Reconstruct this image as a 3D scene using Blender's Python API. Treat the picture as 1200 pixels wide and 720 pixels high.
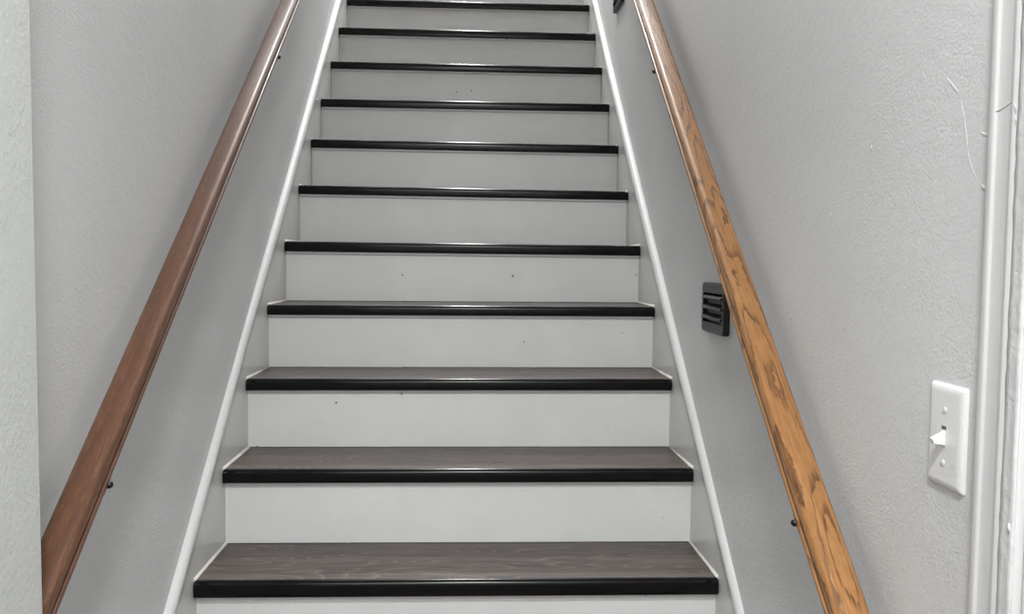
import bpy, bmesh, math, random
from mathutils import Vector, Matrix

for o in list(bpy.data.objects):
    bpy.data.objects.remove(o, do_unlink=True)
SC = bpy.context.scene
COL = SC.collection

# ------------------------------------------------------------------ camera
cam_d = bpy.data.cameras.new('camera')
cam_d.sensor_width = 36.0
cam_d.lens = 36.0 * 999.46 / 1200.0
cam_d.clip_start = 0.02
cam = bpy.data.objects.new('camera', cam_d)
COL.objects.link(cam)
YAW, PITCH, ROLL = -0.0496, -0.0573, -0.0110
cam.matrix_world = (Matrix.Translation((0.01755, -1.76105, 0.86131)) @
                    Matrix.Rotation(YAW, 4, 'Z') @ Matrix.Rotation(PITCH, 4, 'X') @
                    Matrix.Rotation(ROLL, 4, 'Y') @ Matrix.Rotation(math.pi/2, 4, 'X'))
SC.camera = cam

# ------------------------------------------------------------------ world, lamps and added fills, exposure
w = bpy.data.worlds.new('world'); SC.world = w; w.use_nodes = True
w.node_tree.nodes['Background'].inputs[0].default_value = (0.9, 0.95, 1.0, 1)
w.node_tree.nodes['Background'].inputs[1].default_value = 0.05
SC.view_settings.view_transform = 'Standard'
SC.view_settings.look = 'None'
SC.view_settings.gamma = 1.0
SC.view_settings.use_curve_mapping = False
SC.view_settings.exposure = -0.05

def area_lamp(name, loc, size, size_y, power, color, rot=(0, 0, 0)):
    d = bpy.data.lights.new(name, 'AREA')
    d.shape = 'RECTANGLE'; d.size = size; d.size_y = size_y
    d.energy = power; d.color = color
    o = bpy.data.objects.new(name, d); COL.objects.link(o)
    o.location = loc; o.rotation_euler = rot
    return o
area_lamp('hall_lamp_and_fill', (0.03, -1.9, 1.98), 0.18, 0.18, 38, (1.0, 1.0, 0.995))
area_lamp('hall_lamp_and_fill', (-0.2, -2.8, 1.98), 1.2, 0.8, 38, (1.0, 1.0, 0.995))  # wide added fill panel, lifts the lower walls and softens rail shadows
area_lamp('landing_lamp', (-0.02, 4.3, 4.52), 0.16, 0.16, 100, (1.0, 0.99, 0.98))
area_lamp('stairwell_fill', (0.0, 1.9, 4.52), 0.22, 0.22, 62, (1.0, 1.0, 0.995))  # added light over the flight for nosing glints and brighter upper risers

# ------------------------------------------------------------------ measures
RISE, RUN = 0.183245, 0.217495
SL = RISE / RUN
OH = 0.0244
FLOOR_Z = -3 * RISE
TOP = 12
UPZ = TOP * RISE
WX = 0.560
NOSE = {  # step: xL, xR, dzL, dzR, thickness
 1: (-.5515, .5551, .0007, -.0014, .0356), 2: (-.5521, .5536, -.0020, -.0009, .0326),
 3: (-.5537, .5500, -.0042, -.0005, .0305), 4: (-.5500, .5480, -.0094, -.0064, .0284),
 5: (-.5477, .5464, -.0129, -.0143, .0262), 6: (-.5479, .5454, -.0077, -.0125, .0242),
 7: (-.5474, .5464, -.0107, -.0138, .0255), 8: (-.5499, .5459, -.0127, -.0111, .0256),
 9: (-.5479, .5482, -.0072, -.0080, .0248), 10: (-.5491, .5513, .0017, .0006, .0259),
 11: (-.5462, .5518, .0014, .0019, .0250), 12: (-.5465, .5518, .0, .0, .0250)}
for k in (0, -1, -2): NOSE[k] = (-.5515, .5551, 0, 0, .033)

# ------------------------------------------------------------------ materials
def new_mat(name):
    m = bpy.data.materials.new(name); m.use_nodes = True
    nt = m.node_tree
    return m, nt, nt.nodes['Principled BSDF']
def N(nt, kind, **kw):
    n = nt.nodes.new(kind)
    for k, v in kw.items():
        if k.startswith('i_'):
            key = k[2:]; n.inputs[int(key) if key.isdigit() else key.replace('_', ' ')].default_value = v
        else: setattr(n, k, v)
    return n
def lk(nt, a, b): nt.links.new(a, b)
def srgb(r, g, b):
    f = lambda c: (c/255/12.92) if c <= 10 else ((c/255+0.055)/1.055)**2.4
    return (f(r), f(g), f(b), 1)
def ramp(nt, stops):
    r = nt.nodes.new('ShaderNodeValToRGB')
    e = r.color_ramp.elements
    while len(e) < len(stops): e.new(0.5)
    for i, (p, c) in enumerate(stops):
        e[i].position = p; e[i].color = c
    return r

def plaster(name, col, rough=0.42, fine=0.0016, coarse=0.004, scale=1.0, mott=0.03):
    """satin wall paint over lumpy hand-rolled plaster"""
    m, nt, p = new_mat(name)
    tc = N(nt, 'ShaderNodeTexCoord')
    n1 = N(nt, 'ShaderNodeTexNoise', i_Scale=230*scale, i_Detail=3.0, i_Roughness=0.6)
    n2 = N(nt, 'ShaderNodeTexNoise', i_Scale=55*scale, i_Detail=4.0, i_Roughness=0.55)
    n3 = N(nt, 'ShaderNodeTexNoise', i_Scale=3.5, i_Detail=4.0, i_Roughness=0.55)
    msk = N(nt, 'ShaderNodeTexNoise', i_Scale=4.5, i_Detail=3.0)
    for n in (n1, n2, n3, msk): lk(nt, tc.outputs['Object'], n.inputs['Vector'])
    mr = N(nt, 'ShaderNodeMapRange', i_1=0.35, i_2=0.68, i_3=0.35, i_4=1.0)
    lk(nt, msk.outputs['Fac'], mr.inputs[0])
    b2 = N(nt, 'ShaderNodeBump', i_Distance=coarse, i_Strength=0.55)
    b1 = N(nt, 'ShaderNodeBump', i_Distance=fine)
    lk(nt, mr.outputs[0], b1.inputs['Strength'])
    lk(nt, n2.outputs['Fac'], b2.inputs['Height'])
    lk(nt, n1.outputs['Fac'], b1.inputs['Height'])
    lk(nt, b2.outputs[0], b1.inputs['Normal'])
    lk(nt, b1.outputs[0], p.inputs['Normal'])
    a = tuple(c*(1-mott) for c in col[:3]) + (1,); b = tuple(min(1, c*(1+mott)) for c in col[:3]) + (1,)
    r = ramp(nt, [(0.3, a), (0.7, b)])
    lk(nt, n3.outputs['Fac'], r.inputs[0]); lk(nt, r.outputs[0], p.inputs['Base Color'])
    p.inputs['Roughness'].default_value = rough
    return m

def paint(name, col, rough=0.3, specks=0.0, brush=0.0006, stretch=(3, 3, 60), scuff=0.0):
    """brushed gloss paint on wood: brush marks, little specks and scuffs"""
    m, nt, p = new_mat(name)
    tc = N(nt, 'ShaderNodeTexCoord'); oi = N(nt, 'ShaderNodeObjectInfo')
    mp = N(nt, 'ShaderNodeMapping'); mp.inputs['Scale'].default_value = stretch
    lk(nt, tc.outputs['Object'], mp.inputs[0])
    n1 = N(nt, 'ShaderNodeTexNoise', noise_dimensions='4D', i_Scale=4.0, i_Detail=5.0, i_Roughness=0.6)
    n2 = N(nt, 'ShaderNodeTexNoise', noise_dimensions='4D', i_Scale=6.0, i_Detail=5.0, i_Roughness=0.6)
    mu = N(nt, 'ShaderNodeMath', operation='MULTIPLY', i_1=37.0)
    lk(nt, oi.outputs['Random'], mu.inputs[0])
    for n in (n1, n2): lk(nt, mu.outputs[0], n.inputs['W'])
    lk(nt, mp.outputs[0], n1.inputs['Vector']); lk(nt, tc.outputs['Object'], n2.inputs['Vector'])
    b = N(nt, 'ShaderNodeBump', i_Distance=brush, i_Strength=0.6)
    lk(nt, n1.outputs['Fac'], b.inputs['Height']); lk(nt, b.outputs[0], p.inputs['Normal'])
    d = tuple(c*0.945 for c in col[:3]) + (1,)
    r = ramp(nt, [(0.35, d), (0.62, col)]); lk(nt, n2.outputs['Fac'], r.inputs[0])
    out = r.outputs[0]
    if specks:
        v = N(nt, 'ShaderNodeTexVoronoi', voronoi_dimensions='4D', i_Scale=20.0, i_Randomness=1.0)
        nz = N(nt, 'ShaderNodeTexNoise', i_Scale=160.0, i_Detail=1.0)
        lk(nt, tc.outputs['Object'], nz.inputs['Vector'])
        lk(nt, tc.outputs['Object'], v.inputs['Vector']); lk(nt, mu.outputs[0], v.inputs['W'])
        md = N(nt, 'ShaderNodeMath', operation='MULTIPLY_ADD', i_1=0.05, i_2=-0.025)
        lk(nt, nz.outputs['Fac'], md.inputs[0])
        ad = N(nt, 'ShaderNodeMath', operation='ADD'); lk(nt, v.outputs['Distance'], ad.inputs[0]); lk(nt, md.outputs[0], ad.inputs[1])
        lt = N(nt, 'ShaderNodeMath', operation='LESS_THAN', i_1=0.085); lk(nt, ad.outputs[0], lt.inputs[0])
        ml = N(nt, 'ShaderNodeMath', operation='MULTIPLY', i_1=specks); lk(nt, lt.outputs[0], ml.inputs[0])
        mx = N(nt, 'ShaderNodeMix', data_type='RGBA'); mx.inputs[7].default_value = srgb(92, 88, 84)
        lk(nt, ml.outputs[0], mx.inputs[0]); lk(nt, out, mx.inputs[6]); out = mx.outputs[2]
    if scuff:
        n4 = N(nt, 'ShaderNodeTexNoise', noise_dimensions='4D', i_Scale=7.0, i_Detail=6.0, i_Roughness=0.65)
        m4 = N(nt, 'ShaderNodeMapping'); m4.inputs['Scale'].default_value = (2.2, 1, 1)
        lk(nt, tc.outputs['Object'], m4.inputs[0]); lk(nt, m4.outputs[0], n4.inputs['Vector'])
        m5 = N(nt, 'ShaderNodeMath', operation='ADD', i_1=9.0); lk(nt, mu.outputs[0], m5.inputs[0]); lk(nt, m5.outputs[0], n4.inputs['W'])
        r4 = N(nt, 'ShaderNodeMapRange', i_1=0.66, i_2=0.76, i_3=0.0, i_4=scuff); lk(nt, n4.outputs['Fac'], r4.inputs[0])
        mx = N(nt, 'ShaderNodeMix', data_type='RGBA'); mx.inputs[7].default_value = srgb(140, 138, 132)
        lk(nt, r4.outputs[0], mx.inputs[0]); lk(nt, out, mx.inputs[6]); out = mx.outputs[2]
    lk(nt, out, p.inputs['Base Color'])
    p.inputs['Roughness'].default_value = rough
    return m

def wood(name, base, dark, light, axis, rings, rough, fig=(1.0, 9.0), fine=(6, 260), ringw=0.5, streak=0.5, bump=0.0004, coat=0.0, thr=(0.55, 0.9), wob=0.035, vary=0.5):
    """flat-sawn wood: growth rings are the contour lines of a stretched noise, pores are long fine streaks"""
    m, nt, p = new_mat(name)
    tc = N(nt, 'ShaderNodeTexCoord'); oi = N(nt, 'ShaderNodeObjectInfo')
    mu = N(nt, 'ShaderNodeMath', operation='MULTIPLY', i_1=53.0); lk(nt, oi.outputs['Random'], mu.inputs[0])
    def mapped(along, across):
        mp = N(nt, 'ShaderNodeMapping')
        mp.inputs['Scale'].default_value = (along, across, across) if axis == 'x' else (across, along, across)
        lk(nt, tc.outputs['Object'], mp.inputs[0]); return mp.outputs[0]
    nA = N(nt, 'ShaderNodeTexNoise', noise_dimensions='4D', i_Scale=1.0, i_Detail=1.5, i_Roughness=0.4)
    lk(nt, mapped(*fig), nA.inputs['Vector']); lk(nt, mu.outputs[0], nA.inputs['W'])
    nB = N(nt, 'ShaderNodeTexNoise', noise_dimensions='4D', i_Scale=1.0, i_Detail=3.0, i_Roughness=0.6)
    lk(nt, mapped(fine[0]*3, fine[1]*0.25), nB.inputs['Vector']); lk(nt, mu.outputs[0], nB.inputs['W'])
    nC = N(nt, 'ShaderNodeTexNoise', noise_dimensions='4D', i_Scale=1.0, i_Detail=3.0, i_Roughness=0.7)
    lk(nt, mapped(*fine), nC.inputs['Vector']); lk(nt, mu.outputs[0], nC.inputs['W'])
    s = N(nt, 'ShaderNodeMath', operation='MULTIPLY_ADD', i_1=wob); lk(nt, nB.outputs['Fac'], s.inputs[0]); lk(nt, nA.outputs['Fac'], s.inputs[2])
    t = N(nt, 'ShaderNodeMath', operation='MULTIPLY', i_1=rings); lk(nt, s.outputs[0], t.inputs[0])
    fr = N(nt, 'ShaderNodeMath', operation='FRACT'); lk(nt, t.outputs[0], fr.inputs[0])
    rg = ramp(nt, [(0.0, (1, 1, 1, 1)), (0.06, (0, 0, 0, 1)), (thr[0], (0, 0, 0, 1)), (thr[1], (1, 1, 1, 1))])
    lk(nt, fr.outputs[0], rg.inputs[0])
    rw = N(nt, 'ShaderNodeMath', operation='MULTIPLY', i_1=ringw); lk(nt, rg.outputs[0], rw.inputs[0])
    # the ring is broken up by the pores
    pr = N(nt, 'ShaderNodeMapRange', i_1=0.35, i_2=0.6, i_3=0.35, i_4=1.0); lk(nt, nC.outputs['Fac'], pr.inputs[0])
    rp = N(nt, 'ShaderNodeMath', operation='MULTIPLY'); lk(nt, rw.outputs[0], rp.inputs[0]); lk(nt, pr.outputs[0], rp.inputs[1])
    mxa = N(nt, 'ShaderNodeMix', data_type='RGBA'); mxa.inputs[6].default_value = base; mxa.inputs[7].default_value = light
    st = N(nt, 'ShaderNodeMapRange', i_1=0.42, i_2=0.66, i_3=0.0, i_4=streak); lk(nt, nC.outputs['Fac'], st.inputs[0])
    lk(nt, st.outputs[0], mxa.inputs[0])
    mxb = N(nt, 'ShaderNodeMix', data_type='RGBA'); mxb.inputs[7].default_value = dark
    lk(nt, rp.outputs[0], mxb.inputs[0]); lk(nt, mxa.outputs[2], mxb.inputs[6])
    mxc = N(nt, 'ShaderNodeMix', data_type='RGBA', blend_type='MULTIPLY'); mxc.inputs[0].default_value = vary
    r2 = ramp(nt, [(0.3, (0.72, 0.72, 0.72, 1)), (0.7, (1.25, 1.25, 1.25, 1))]); lk(nt, nB.outputs['Fac'], r2.inputs[0])
    lk(nt, mxb.outputs[2], mxc.inputs[6]); lk(nt, r2.outputs[0], mxc.inputs[7])
    lk(nt, mxc.outputs[2], p.inputs['Base Color'])
    b = N(nt, 'ShaderNodeBump', i_Distance=bump, i_Strength=0.5); lk(nt, nC.outputs['Fac'], b.inputs['Height']); lk(nt, b.outputs[0], p.inputs['Normal'])
    p.inputs['Roughness'].default_value = rough
    p.inputs['Coat Weight'].default_value = coat
    p.inputs['Coat Roughness'].default_value = 0.16
    return m

def plain(name, col, rough, bumpd=0.0, bscale=400, metallic=0.0):
    m, nt, p = new_mat(name)
    tc = N(nt, 'ShaderNodeTexCoord')
    n = N(nt, 'ShaderNodeTexNoise', i_Scale=bscale, i_Detail=3.0); lk(nt, tc.outputs['Object'], n.inputs['Vector'])
    a = tuple(c*0.92 for c in col[:3]) + (1,)
    r = ramp(nt, [(0.3, a), (0.7, col)]); lk(nt, n.outputs['Fac'], r.inputs[0]); lk(nt, r.outputs[0], p.inputs['Base Color'])
    if bumpd:
        b = N(nt, 'ShaderNodeBump', i_Distance=bumpd, i_Strength=0.5); lk(nt, n.outputs['Fac'], b.inputs['Height']); lk(nt, b.outputs[0], p.inputs['Normal'])
    p.inputs['Roughness'].default_value = rough; p.inputs['Metallic'].default_value = metallic
    return m

M_WALL = plaster('wall_paint', srgb(208, 208.7, 208.7), fine=0.0013, coarse=0.0012)
M_WALL_NEAR = plaster('near_wall_paint', srgb(198, 201, 198), rough=0.55, scale=0.6, fine=0.0012, coarse=0.0016)
M_CEIL = plaster('ceiling_paint', srgb(226, 226, 224), rough=0.8)
M_RISER = paint('riser_paint', srgb(226, 227, 226), rough=0.38, specks=0.75, scuff=0.35)
M_SKIRT = paint('skirt_paint', srgb(214, 215, 213), rough=0.22, stretch=(3, 6, 30), brush=0.0004, specks=0.4)
M_BEAD = paint('bead_paint', srgb(216, 216, 216), rough=0.42, stretch=(10, 10, 10), brush=0.0015)
M_CASING = paint('casing_paint', srgb(208, 208, 208), rough=0.36, stretch=(40, 40, 3), brush=0.0007)
M_ROUGHP = plaster('flaking_paint', srgb(208, 207, 207), rough=0.4, fine=0.001, coarse=0.003, scale=0.8)
M_TREAD = wood('dark_tread_wood', srgb(92, 81, 76), srgb(142, 130, 121), srgb(46, 38, 36), 'x', 46.0, 0.42,
               fig=(1.3, 8.0), fine=(6, 230), ringw=0.55, streak=1.0, thr=(0.74, 0.98), vary=0.8, wob=0.008)
M_NOSE = plain('black_nosing', srgb(13, 11, 12), 0.19, 0.00006, 900)
M_NOSE.node_tree.nodes['Principled BSDF'].inputs['IOR'].default_value = 1.34
M_OAK = wood('golden_oak', srgb(164, 117, 70), srgb(78, 48, 24), srgb(124, 82, 42), 'y', 12.0, 0.36,
             fig=(2.6, 19.0), fine=(14, 420), ringw=0.95, streak=0.6, coat=0.3, thr=(0.66, 0.93), wob=0.06)
M_WALNUT = wood('brown_stained_oak', srgb(90, 57, 38), srgb(58, 36, 23), srgb(116, 79, 56), 'y', 9.0, 0.42,
                fig=(0.7, 9.0), fine=(30, 520), ringw=0.4, streak=0.9, coat=0.25, thr=(0.5, 0.95))
M_BLACK = plain('black_plastic', srgb(17, 18, 19), 0.34, 0.0004, 700)
M_BLACKM = plain('black_metal', srgb(18, 17, 17), 0.35)
M_PLAS = plain('white_plastic', srgb(226, 226, 225), 0.28)
M_SLOT = plain('switch_slot', srgb(96, 92, 88), 0.6)
M_SCREW = plain('painted_screw', srgb(214, 214, 212), 0.3)
M_CAULK = plain('white_caulk', srgb(236, 233, 226), 0.45, 0.001, 120)
M_FLOOR = wood('dark_floor_wood', srgb(88, 77, 72), srgb(60, 51, 48), srgb(118, 107, 100), 'x', 26.0, 0.45)
M_LENS = plain('dark_lens', srgb(24, 24, 25), 0.45)

# ------------------------------------------------------------------ helpers
def tag(o, label=None, cat=None, group=None, kind=None):
    if label: o['label'] = label
    if cat: o['category'] = cat
    if group: o['group'] = group
    if kind: o['kind'] = kind
    return o
def empty(name, loc, rot=(0, 0, 0)):
    o = bpy.data.objects.new(name, None); o.empty_display_size = 0.1
    COL.objects.link(o); o.location = loc; o.rotation_euler = rot
    return o
def link(name, bm, mat, parent=None, smooth=False, bevel=0.0, seg=2, origin=None, angle=35):
    bmesh.ops.recalc_face_normals(bm, faces=bm.faces[:])
    me = bpy.data.meshes.new(name)
    if origin is not None: bmesh.ops.translate(bm, verts=bm.verts[:], vec=-Vector(origin))
    bm.to_mesh(me); bm.free()
    me.materials.append(mat)
    o = bpy.data.objects.new(name, me); COL.objects.link(o)
    if origin is not None: o.location = origin
    if parent: o.parent = parent
    if smooth:
        for p in me.polygons: p.use_smooth = True
        try: me.set_sharp_from_angle(angle=math.radians(angle))
        except Exception: pass
    if bevel:
        b = o.modifiers.new('bevel', 'BEVEL'); b.width = bevel; b.segments = seg; b.limit_method = 'ANGLE'
        for p in me.polygons: p.use_smooth = True
        b.harden_normals = False
        try: me.set_sharp_from_angle(angle=math.radians(80))
        except Exception: pass
    return o
def box(bm, x0, x1, y0, y1, z0, z1):
    v = [bm.verts.new(p) for p in ((x0,y0,z0),(x1,y0,z0),(x1,y1,z0),(x0,y1,z0),(x0,y0,z1),(x1,y0,z1),(x1,y1,z1),(x0,y1,z1))]
    for f in ((0,3,2,1),(4,5,6,7),(0,1,5,4),(1,2,6,5),(2,3,7,6),(3,0,4,7)): bm.faces.new([v[i] for i in f])
    return v
def boxobj(name, mat, b, parent=None, bevel=0.0, **kw):
    bm = bmesh.new(); box(bm, *b); return link(name, bm, mat, parent, bevel=bevel, **kw)
def sweep(bm, rings, close=True):
    """loft closed rings of points into a capped solid"""
    vs = [[bm.verts.new(p) for p in r] for r in rings]
    n = len(rings[0])
    for a, b in zip(vs, vs[1:]):
        for i in range(n):
            bm.faces.new((a[i], a[(i+1) % n], b[(i+1) % n], b[i]))
    if close:
        bm.faces.new(list(reversed(vs[0]))); bm.faces.new(vs[-1])
def tube(bm, pts, rad, n=12):
    pts = [Vector(p) for p in pts]; rings = []
    for i, p in enumerate(pts):
        d = (pts[min(i+1, len(pts)-1)] - pts[max(i-1, 0)]).normalized()
        a = d.orthogonal().normalized() if i == 0 else (pa - d*pa.dot(d)).normalized()
        pa = a; b = d.cross(a); r = rad[i] if isinstance(rad, (list, tuple)) else rad
        rings.append([p + a*math.cos(t)*r + b*math.sin(t)*r for t in [2*math.pi*k/n for k in range(n)]])
    sweep(bm, rings)
def struct(o): o['kind'] = 'structure'; return o

# ------------------------------------------------------------------ the shell
Y_STUB, X_STUB = -0.80, -0.4575
HALL_CEIL = 2.02
UP_CEIL = 4.6
Y_END = 5.6
X_HALL = -1.5
Y_BACK = -3.4
DOOR0, DOOR1 = -0.981, -1.80      # door opening in the right wall
struct(boxobj('floor', M_FLOOR, (X_HALL-.1, WX+.1, Y_BACK-.1, -2*RUN-.19, FLOOR_Z-.1, FLOOR_Z)))
struct(boxobj('floor', M_FLOOR, (-WX, WX, 11*RUN+.23, Y_END, UPZ-.12, UPZ-.004)))
struct(boxobj('wall_left', M_WALL, (-WX-.12, -WX, Y_STUB, Y_END, FLOOR_Z, UP_CEIL)))
# wall around the door in the right wall: one mesh with the opening left free
bm = bmesh.new()
box(bm, WX, WX+.12, DOOR0, Y_END, FLOOR_Z, UP_CEIL)
box(bm, WX, WX+.12, Y_BACK, DOOR1, FLOOR_Z, UP_CEIL)
box(bm, WX, WX+.12, DOOR1, DOOR0, FLOOR_Z+2.05, UP_CEIL)
wr = struct(link('wall_right', bm, M_WALL))
# the near wall at the left whose end jamb hides the foot of the left rail
struct(boxobj('wall_front', M_WALL_NEAR, (X_HALL, X_STUB, Y_STUB-.13, Y_STUB, FLOOR_Z, HALL_CEIL), bevel=0.004, seg=3))
struct(boxobj('wall_back', M_WALL, (X_HALL-.1, WX, Y_BACK-.1, Y_BACK, FLOOR_Z, HALL_CEIL)))
struct(boxobj('wall_left', M_WALL, (X_HALL-.1, X_HALL, Y_BACK, Y_STUB-.0, FLOOR_Z, HALL_CEIL)))
struct(boxobj('wall_rear', M_WALL, (-WX, WX, Y_END, Y_END+.1, UPZ, UP_CEIL)))
struct(boxobj('wall_header', M_WALL, (-WX, WX, Y_STUB-.13, Y_STUB, HALL_CEIL, UP_CEIL)))
struct(boxobj('ceiling', M_CEIL, (X_HALL-.1, WX, Y_BACK-.1, Y_STUB-.13, HALL_CEIL, HALL_CEIL+.1)))
struct(boxobj('ceiling', M_CEIL, (-WX-.12, WX+.12, Y_STUB-.13, Y_END+.1, UP_CEIL, UP_CEIL+.1)))

# paint ridge and nicks on the right wall: thin dried runs lying on the plaster
def ridge(pts, r, name='paint_ridge', mat=M_WALL, parent=wr, flat=0.35):
    bm = bmesh.new()
    n = len(pts)
    tube(bm, pts, [r*(0.35 if i in (0, n-1) else 1.0) * (0.6+0.8*((i*7) % 5)/5) for i in range(n)], 8)
    for v in bm.verts: v.co.x = pts[0][0] + (v.co.x - pts[0][0])*flat
    return link(name, bm, mat, parent, smooth=True, angle=180)
ridge([(WX, -0.7986, 1.0731), (WX, -0.8055, 1.0662), (WX, -0.8163, 1.0564), (WX, -0.8271, 1.0466)], .0018, flat=.2)
ridge([(WX, -0.8291, 1.0427), (WX, -0.8360, 1.0220), (WX, -0.8409, 1.0024), (WX, -0.8458, 0.9828), (WX, -0.8527, 0.9661), (WX, -0.8625, 0.9533), (WX, -0.8723, 0.9435)], .0013, flat=.22)
ridge([(WX, -0.8723, 0.9445), (WX, -0.8772, 0.9415), (WX, -0.8811, 0.9386)], .0030, flat=.3)
ridge([(WX, -0.8674, 1.0014), (WX, -0.8743, 0.9975), (WX, -0.8821, 0.9955)], .0024, flat=.3)

for cy, cz in ((-.497, .935), (.10, 1.33), (-.62, 1.02), (-.35, .77), (-.30, 1.20)):
    ridge([(WX, cy, cz), (WX, cy+.002, cz-.004), (WX, cy+.001, cz-.009)], .0022, 'paint_chip', flat=.3)

# ------------------------------------------------------------------ door 1: casing, jamb and door in the right wall
d1 = struct(empty('door_1', (WX, DOOR0, FLOOR_Z)))
def lrel(bm_, name, mat, **kw):
    o = link(name, bm_, mat, None, **kw); o.parent = d1; o.location = -Vector((WX, DOOR0, FLOOR_Z)) + Vector(o.location); return o
prof = [(0, 0), (0, .012), (.001, .0145), (.0035, .016), (.010, .0165), (.0125, .0160), (.0138, .0146), (.0160, .0140), (.024, .0134),
        (.032, .0136), (.037, .0142), (.0385, .0155), (.041, .0165), (.044, .0165), (.047, .0146), (.056, .0140), (.062, .0138), (.0640, .0148),
        (.0665, .0148), (.0685, .0130), (.070, .010), (.070, 0)]
YC = -.9045
bm = bmesh.new()
zt = FLOOR_Z + 2.12
rings = []
for z in (FLOOR_Z, zt):
    rings.append([(WX-p, YC-s, z) for s, p in prof])
sweep(bm, rings)
lrel(bm, 'casing', M_CASING, smooth=True, angle=60)
# the inner band is lumpy with old paint
bm = bmesh.new()
random.seed(9); rings = []
for j in range(260):
    z = FLOOR_Z + .002 + (zt-.004-FLOOR_Z)*j/259
    a, b_ = random.uniform(-.0001, .0001) + .0004*math.sin(j*.9+3*math.sin(j*.31)), random.uniform(-.0001, .0001) + .0004*math.sin(j*.7+2*math.sin(j*.23))
    rings.append([(WX-.0130, YC-.0465, z), (WX-.0152-a, YC-.0475, z), (WX-.0148+b_, YC-.054, z), (WX-.0146-a*.6, YC-.0615, z), (WX-.0158+b_, YC-.0655-a, z), (WX-.0140, YC-.0688+b_, z), (WX-.0130, YC-.0688, z)])
sweep(bm, rings)
lrel(bm, 'inner_band', M_ROUGHP, smooth=True, angle=180)
bm = bmesh.new()
rings = [[(WX-p, YC-.86-.14+s, z) for s, p in prof] for z in (FLOOR_Z, zt)]
sweep(bm, rings); lrel(bm, 'casing', M_CASING, smooth=True, angle=60)
bm = bmesh.new()
rings = [[(WX-p, y, FLOOR_Z+2.12-s) for s, p in prof] for y in (YC-.0701, YC-.93)]
sweep(bm, rings); lrel(bm, 'head_casing', M_CASING, smooth=True, angle=60)
bm = bmesh.new(); box(bm, WX-.006, WX+.12, DOOR0, DOOR0+.003, FLOOR_Z, FLOOR_Z+2.05); lrel(bm, 'jamb', M_ROUGHP)
bm = bmesh.new(); box(bm, WX+.0, WX+.12, DOOR1-.003, DOOR1, FLOOR_Z, FLOOR_Z+2.05); lrel(bm, 'jamb', M_ROUGHP)
bm = bmesh.new(); box(bm, WX+.055, WX+.092, DOOR1+.001, DOOR0-.001, FLOOR_Z+.008, FLOOR_Z+2.045); lrel(bm, 'door_leaf', M_CASING)
# flaws in the casing paint
def dridge(pts, r, flat=.5):
    o = ridge(pts, r, 'paint_flaw', M_CASING, None, flat); o.parent = d1; o.location = (-WX, -DOOR0, -FLOOR_Z); return o
X1 = WX-.0130
dridge([(X1-.002, -0.9086, 1.0152), (X1-.003, -0.9175, 1.0142), (X1, -0.9234, 1.0152), (X1+.0015, -0.9292, 1.0166), (X1+.0015, -0.9371, 1.0191), (X1, -0.9450, 1.0211)], .0007, .3)
dridge([(X1-.003, -0.9450, 1.0211), (X1-.004, -0.9494, 1.0142), (X1-.004, -0.9513, 1.0073)], .0012, .4)
dridge([(X1-.004, -0.9528, 1.0034), (X1-.004, -0.9538, 0.9975)], .0024)
dridge([(X1-.002, -0.9671, 0.6086), (X1-.002, -0.9680, 0.6042), (X1-.002, -0.9685, 0.5988)], .0032, .8)
dridge([(X1-.002, -0.9690, 0.5909), (X1-.002, -0.9695, 0.5870)], .0022, .7)
dridge([(X1, -0.9587, 0.5968), (X1-.001, -0.9626, 0.5811), (X1-.001, -0.9656, 0.5713)], .0007, .3)
dridge([(X1-.001, -0.9587, 0.8600), (X1-.001, -0.9572, 0.8207), (X1-.001, -0.9597, 0.7913), (X1-.001, -0.9636, 0.7765)], .0007, .3)
dridge([(X1-.001, -0.9641, 0.7765), (X1-.001, -0.9656, 0.7697)], .0024)

# ------------------------------------------------------------------ the staircase
st = empty('staircase', (0, -2*RUN-.05, FLOOR_Z))
tag(st, 'white enclosed staircase with dark wood treads, black nosings and white risers climbing between two walls', 'stairs')
SO = Vector(st.location)
def add(name, bm, mat, parent, pw, origin, **kw):
    """link a mesh whose vertices are in world space, with its own origin, under a parent whose world origin is pw"""
    o = link(name, bm, mat, None, origin=origin, **kw)
    o.parent = parent; o.location = Vector(origin) - pw
    return o
def lerp(a, b, t): return a + (b-a)*t
random.seed(4)
def riser_bm(xl, xr, yf, yb, z0l, z0r, z1l, z1r):
    bm = bmesh.new()
    v = [bm.verts.new(p) for p in ((xl,yf,z0l),(xr,yf,z0r),(xr,yb,z0r),(xl,yb,z0l),(xl,yf,z1l),(xr,yf,z1r),(xr,yb,z1r),(xl,yb,z1l))]
    for f in ((0,3,2,1),(4,5,6,7),(0,1,5,4),(1,2,6,5),(2,3,7,6),(3,0,4,7)): bm.faces.new([v[i] for i in f])
    return bm
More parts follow.
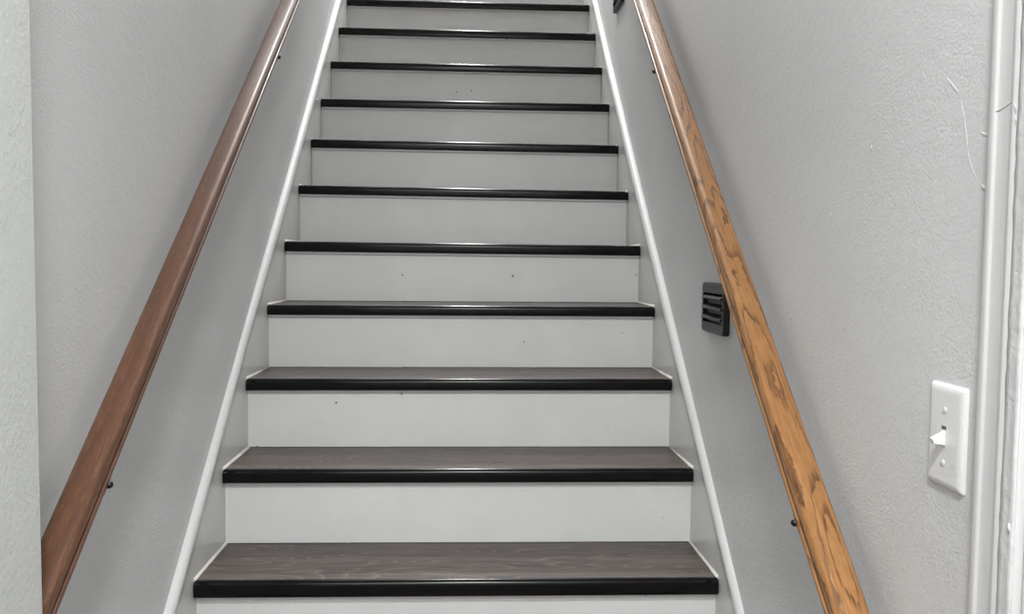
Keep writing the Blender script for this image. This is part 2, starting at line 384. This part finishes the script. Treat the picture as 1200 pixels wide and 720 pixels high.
for k in range(-2, TOP+1):
    xl, xr, dl, dr, th = NOSE[k]
    if k >= 5: dl += .0025; dr += .0025; th += .0050
    y = (k-1)*RUN
    zl, zr = k*RISE+dl, k*RISE+dr
    def Z(x, off=0.0, zl=zl, zr=zr, xl=xl, xr=xr): return lerp(zl, zr, (x-xl)/(xr-xl)) + off
    yb = y + RUN + OH if k < TOP else y + RUN*1.05
    # riser below this tread
    if k > -2:
        pz = list(NOSE[k-1])
        if k-1 >= 5: pz[2] += .0025; pz[3] += .0025
        b0l, b0r = (k-1)*RISE+pz[2], (k-1)*RISE+pz[3]
    else: b0l = b0r = FLOOR_Z
    ro = Vector((0, y+OH, (k-1)*RISE))
    rs = add('riser', riser_bm(xl+.0005, xr-.0005, y+OH, y+OH+.016, b0l, b0r, zl-th+.004, zr-th+.004), M_RISER, st, SO, ro)
    # thin scotia lip tucked under the nosing
    add('cove_strip', riser_bm(xl+.002, xr-.002, y+OH-.013, y+OH, zl-th-.0058, zr-th-.0058, zl-th, zr-th), M_RISER, rs, ro, Vector((0, y+OH, zl-th)), bevel=0.0012)
    # tread board
    to = Vector((0, y, k*RISE))
    cut = .0035
    bm = bmesh.new()
    ya = y + .0095
    for v in [0]:
        pts = [(xl+cut, ya), (xr-cut, ya), (xr-cut, yb), (xl+cut, yb)]
        a = [bm.verts.new((px, py, Z(px, -th*.55))) for px, py in pts]
        b = [bm.verts.new((px, py, Z(px, -.0012))) for px, py in pts]
        bm.faces.new(list(reversed(a))); bm.faces.new(b)
        for i in range(4): bm.faces.new((a[i], a[(i+1)%4], b[(i+1)%4], b[i]))
    tr = add('tread', bm, M_TREAD, st, SO, to)
    # bull-nosed black edge
    r = min(.011, th*.38)
    sec = [(.0235, -th), (.0034, -th), (.0020, -th+.0008), (.0012, -th+.003), (.0005, -th*.75), (.0001, -th*.55), (0, -r)]
    for q in range(1, 8):
        t = math.pi/2*q/7; sec.append((r - r*math.cos(t), -r + r*math.sin(t)))
    sec += [(r+.0010, -.0002), (r+.0018, -.0016), (.0235, -.0016)]
    xs = [xl+.0004, xl+.0030] + [lerp(xl+.003, xr-.003, j/10) for j in range(1, 10)] + [xr-.0030, xr-.0004]
    bm = bmesh.new(); rings = []
    for j, x in enumerate(xs):
        e = .0022 if j in (0, len(xs)-1) else 0
        cy, cz = .012, -th/2
        rings.append([(x, y + sy + (e if sy < cy else 0), Z(x) + sz + (-e if sz > cz else 0)) for sy, sz in sec])
    sweep(bm, rings)
    ns = add('nosing', bm, M_NOSE, tr, to, to, smooth=True, angle=40)
    # caulk bead where the board meets each skirt
    for s, xe in ((-1, xl), (1, xr)):
        bm = bmesh.new(); rings = []
        m = 9
        for j in range(m):
            yy = lerp(y+.0075, yb, j/(m-1)); wv = .0036 + .0012*random.random()
            xi = xe - s*wv; zz = Z(xe)
            rings.append([(xe-s*.0002, yy, zz-.004), (xi, yy, zz-.004), (xi, yy, zz+.0002), (xe-s*.0025, yy, zz+.0025), (xe-s*.0002, yy, zz+.0050)])
        sweep(bm, rings)
        add('caulk', bm, M_CAULK, tr, to, Vector((xe, y, Z(xe))), smooth=True, angle=30)
    # a bead of caulk down each corner of the riser
    for s, xe in ((-1, xl), (1, xr)):
        bm = bmesh.new()
        zz0 = (b0l if s < 0 else b0r); zz1 = Z(xe)-th-.008
        rings = [[(xe-s*.0004, y+OH, z), (xe-s*.0028, y+OH, z), (xe-s*.0004, y+OH-.0024, z)] for z in (zz0+.001, zz1)]
        sweep(bm, rings)
        add('caulk', bm, M_CAULK, rs, ro, Vector((xe, y+OH, zz0)))
    # pencil-thin dark gap with paint where the tread back meets the riser above
    if k < TOP:
        bm = bmesh.new()
        box(bm, xl+.004, xr-.004, yb-.0022, yb, k*RISE+min(dl, dr)-.001, k*RISE+max(dl, dr)+.0006)

# skirt boards follow the ends of the nosings
def skirt(s):
    key = 0 if s < 0 else 1
    ys = [(-2.2*RUN-.05, NOSE[-2][key])] + [((k-1)*RUN, NOSE[k][key]) for k in range(-2, TOP+1)] + [(11.6*RUN, NOSE[12][key])]
    ys.sort()
    def H(yy): return yy*SL
    hb = (-.24, .285) 
    bm = bmesh.new(); rings = []
    for yy, x in ys:
        rings.append([(x, yy, H(yy)-.30), (s*(WX-.0004), yy, H(yy)-.30), (s*(WX-.0004), yy, H(yy)+.284), (x, yy, H(yy)+.284)])
    sweep(bm, rings)
    o = Vector((s*WX, 0, 0))
    sk = add('skirt_board', bm, M_SKIRT, st, SO, o)
    # rounded bead on top of the skirt
    bm = bmesh.new(); rings = []
    dv = Vector((0, RUN, RISE)).normalized(); nv = Vector((0, -dv.z, dv.y))
    for yy, x in ys:
        for _ in (0,):
            c = Vector((0, yy, H(yy)+.286))
            ring = []
            inn = abs(x) - .0085
            W_ = WX-.0004
            pts = [(W_, -.011), (abs(x)-.0003, -.0125), (inn+.002, -.0105), (inn+.0006, -.0075), (inn, -.003), (inn+.0004, .001), (inn+.002, .005), (inn+.0048, .008), (inn+.0090, .0108), (W_, .0118)]
            for xx, n in pts:
                q = c + nv*n; ring.append((s*xx, q.y, q.z))
            rings.append(ring)
    sweep(bm, rings)
    add('cap_molding', bm, M_BEAD, sk, o, o, smooth=True, angle=50)
skirt(-1); skirt(1)

# ------------------------------------------------------------------ handrails
def rail_section(w, t, side):
    """profile (u across, n up) of a wall rail: crowned top, rounded shoulders, finger groove and bottom lip"""
    h = w/2
    right = [(h*.45, t*.995), (h*.66, t*.97), (h*.80, t*.925), (h*.91, t*.85), (h*.975, t*.75), (h*1.0, t*.66), (h*.985, t*.54), (h*.92, t*.45), (h*.82, t*.39), (h*.77, t*.33),
             (h*.80, t*.275), (h*.92, t*.25), (h*.975, t*.22), (h*.985, t*.16), (h*.96, t*.07), (h*.88, 0)]
    left = [(-a, b) for a, b in reversed(right)]
    return left + [(0, t*1.01)] + right
def handrail(side, y0, y1, slope, xc0, xc1, h0, w, t, mat, label, dots):
    """h0: height of the rail's top centre at y = 0"""
    p0 = Vector((side*xc0, y0, h0 + slope*y0)); p1 = Vector((side*xc1, y1, h0 + slope*y1))
    d = (p1-p0); Ln = d.length; d.normalize()
    xa = Vector((1, 0, 0)); xa = (xa - d*xa.dot(d)).normalized(); za = xa.cross(d)
    root = empty('handrail', p0)
    rot = Matrix((xa, d, za)).transposed()
    root.rotation_euler = rot.to_euler()
    tag(root, label, 'handrail')
    bm = bmesh.new(); sec = rail_section(w, t, side); rings = []
    for j in range(13):
        rings.append([(u, Ln*j/12, n-t) for u, n in sec])
    sweep(bm, rings)
    link('rail', bm, mat, root, smooth=True, angle=50)
    inv = rot.transposed()
    for yd, zd in dots:
        # bracket: round rose on the wall, swan-neck arm, saddle plate under the rail
        s = (yd-y0)/d.y
        def W(x, y, z): return inv @ (Vector((x, y, z)) - p0)
        cx = xc0 + (xc1-xc0)*s/Ln
        under = p0 + d*s - za*t
        f = under
        bm = bmesh.new()
        wallp = Vector((side*WX, f.y, f.z-.112))
        wallp.x -= side*.0003
        tube(bm, [inv@(wallp-p0), inv@(wallp + Vector((-side*.004, 0, 0))-p0), inv@(wallp + Vector((-side*.007, 0, 0))-p0)], [.021, .021, .016], 24)
        br = link('bracket', bm, M_BLACKM, root, smooth=True, angle=40)
        bm = bmesh.new()
        a = [Vector((side*(WX-.005), f.y, f.z-.112)), Vector((side*(WX-.012), f.y, f.z-.108)), Vector((side*(cx+.026), f.y, f.z-.080)), Vector((side*(cx+.008), f.y, f.z-.045)), Vector((side*cx, f.y, f.z-.018)), Vector((side*cx, f.y, f.z-.001))]
        tube(bm, [inv@(q-p0) for q in a], [.006, .006, .006, .006, .0055, .007], 12)
        link('arm', bm, M_BLACKM, br, smooth=True, angle=60)
        bm = bmesh.new()
        uu = (inv@(f-p0))
        box(bm, -w/2+.003, w/2-.003, uu.y-.016, uu.y+.016, -t-.003, -t)
        # rounded screw end that peeks out beyond the lip
        ex = (-w/2+.0003) if side > 0 else (w/2-.0003)
        bmesh.ops.create_icosphere(bm, subdivisions=2, radius=.0058, matrix=Matrix.Translation((ex, uu.y, -t+.0005)))
        link('saddle', bm, M_BLACKM, br, smooth=True, angle=40)
    return root
handrail(1, -.79, 2.75, SL, .506, .506, 1.035, .049, .038, M_OAK,
         'golden oak handrail with dark cathedral grain on the right wall', [(-.613, 0), (.396, 0), (1.42, 0)])
handrail(-1, -.795, 2.75, SL-.066, .5035, .506, 1.022, .0455, .034, M_WALNUT,
         'reddish brown stained handrail on the left wall', [(-.586, 0), (.489, 0), (1.56, 0)])

# ------------------------------------------------------------------ louvred step lights low on the right wall
def rrect(yc, zc, hy, hz, r, n=5):
    pts = []
    for cx, cz, a0 in ((hy-r, hz-r, 0), (-hy+r, hz-r, 90), (-hy+r, -hz+r, 180), (hy-r, -hz+r, 270)):
        for q in range(n+1):
            a = math.radians(a0 + 90*q/n); pts.append((yc+cx+r*math.cos(a), zc+cz+r*math.sin(a)))
    return pts
def step_light(y, z, label, hy=.085, hz=.0555):
    root = empty('step_light', (WX, y, z-hz))
    tag(root, label, 'step light')
    # everything is relative to the root: x negative comes out of the wall
    def ring(x, sy, sz, r): return [(x, a, b+hz) for a, b in rrect(0, 0, sy, sz, r)]
    bm = bmesh.new()
    iy, iz = hy-.014, hz-.023
    rings = [ring(0, hy, hz, .010), ring(-.011, hy, hz, .010), ring(-.0135, hy-.003, hz-.003, .008),
             ring(-.0135, iy, iz, .003), ring(-.004, iy, iz, .003), ring(-.004, iy-.001, iz-.001, .002)]
    vs = [[bm.verts.new(p) for p in r] for r in rings]; n = len(vs[0])
    for a, b in zip(vs, vs[1:]):
        for i in range(n): bm.faces.new((a[i], a[(i+1)%n], b[(i+1)%n], b[i]))
    bm.faces.new(list(reversed(vs[0]))); bm.faces.new(vs[-1])
    fp = link('face_plate', bm, M_BLACK, root, smooth=True, angle=35)
    for j in range(3):
        zc = hz + iz - .009 - j*(2*iz-.012)/2.4
        bm = bmesh.new()
        sec = [(-.004, zc+.009), (-.0175, zc-.001), (-.0185, zc-.004), (-.0165, zc-.0045), (-.004, zc+.004)]
        sweep(bm, [[(x, yy, zz) for x, zz in sec] for yy in (-iy, iy)])
        link('louver', bm, M_BLACK, root, smooth=True, angle=30)
    bm = bmesh.new(); box(bm, -.0055, -.004, -iy+.002, iy-.002, hz-iz+.002, hz+iz-.002)
    link('lens', bm, M_LENS, root)
    for sy in (-1, 1):
        bm = bmesh.new()
        tube(bm, [(-.0130, sy*(hy-.011), hz), (-.0150, sy*(hy-.011), hz)], [.0035, .0028], 12)
        link('screw', bm, M_BLACKM, root, smooth=True, angle=40)
    return root
step_light(.075, .757, 'black louvered step light low on the right wall, the nearer and lower of the two')
step_light(1.40, 1.838, 'black louvered step light farther up the right wall, at the top edge of the frame')

# ------------------------------------------------------------------ light switch
sw = empty('light_switch', (WX, -.8325, .6655))
tag(sw, 'white toggle light switch on a screwed plate on the right wall beside the door casing', 'light switch')
def swring(x, sy, sz, r): return [(x, a, b) for a, b in rrect(0, 0, sy, sz, r)]
bm = bmesh.new()
rings = [swring(0, .0355, .059, .003), swring(-.0022, .0355, .059, .003), swring(-.0048, .0325, .056, .003), swring(-.0058, .029, .0525, .003), swring(-.0060, .026, .0495, .003)]
sweep(bm, rings)
pl = link('plate', bm, M_PLAS, sw, smooth=True, angle=60)
bm = bmesh.new(); box(bm, -.0063, -.0055, -.0050, .0050, -.0122, .0122); link('slot', bm, M_SCREW, pl)
bm = bmesh.new(); box(bm, -.0066, -.0060, -.0046, .0046, .0080, .0118); link('slot_gap', bm, M_SLOT, pl)
bm = bmesh.new()
rings = [[(-.006, -.0040, .0075), (-.006, .0040, .0075), (-.006, .0040, -.0105), (-.006, -.0040, -.0105)],
         [(-.009, -.0040, .0040), (-.009, .0040, .0040), (-.009, .0040, -.0095), (-.009, -.0040, -.0095)],
         [(-.0215, -.0034, -.0020), (-.0215, .0034, -.0020), (-.0190, .0034, -.0085), (-.0190, -.0034, -.0085)]]
sweep(bm, rings)
link('toggle', bm, M_PLAS, sw, bevel=.0010, seg=2)
for z in (.0302, -.0302):
    bm = bmesh.new()
    tube(bm, [(-.0058, 0, z), (-.0070, 0, z), (-.0076, 0, z)], [.0034, .0034, .0022], 16)
    link('screw', bm, M_SCREW, pl, smooth=True, angle=40)
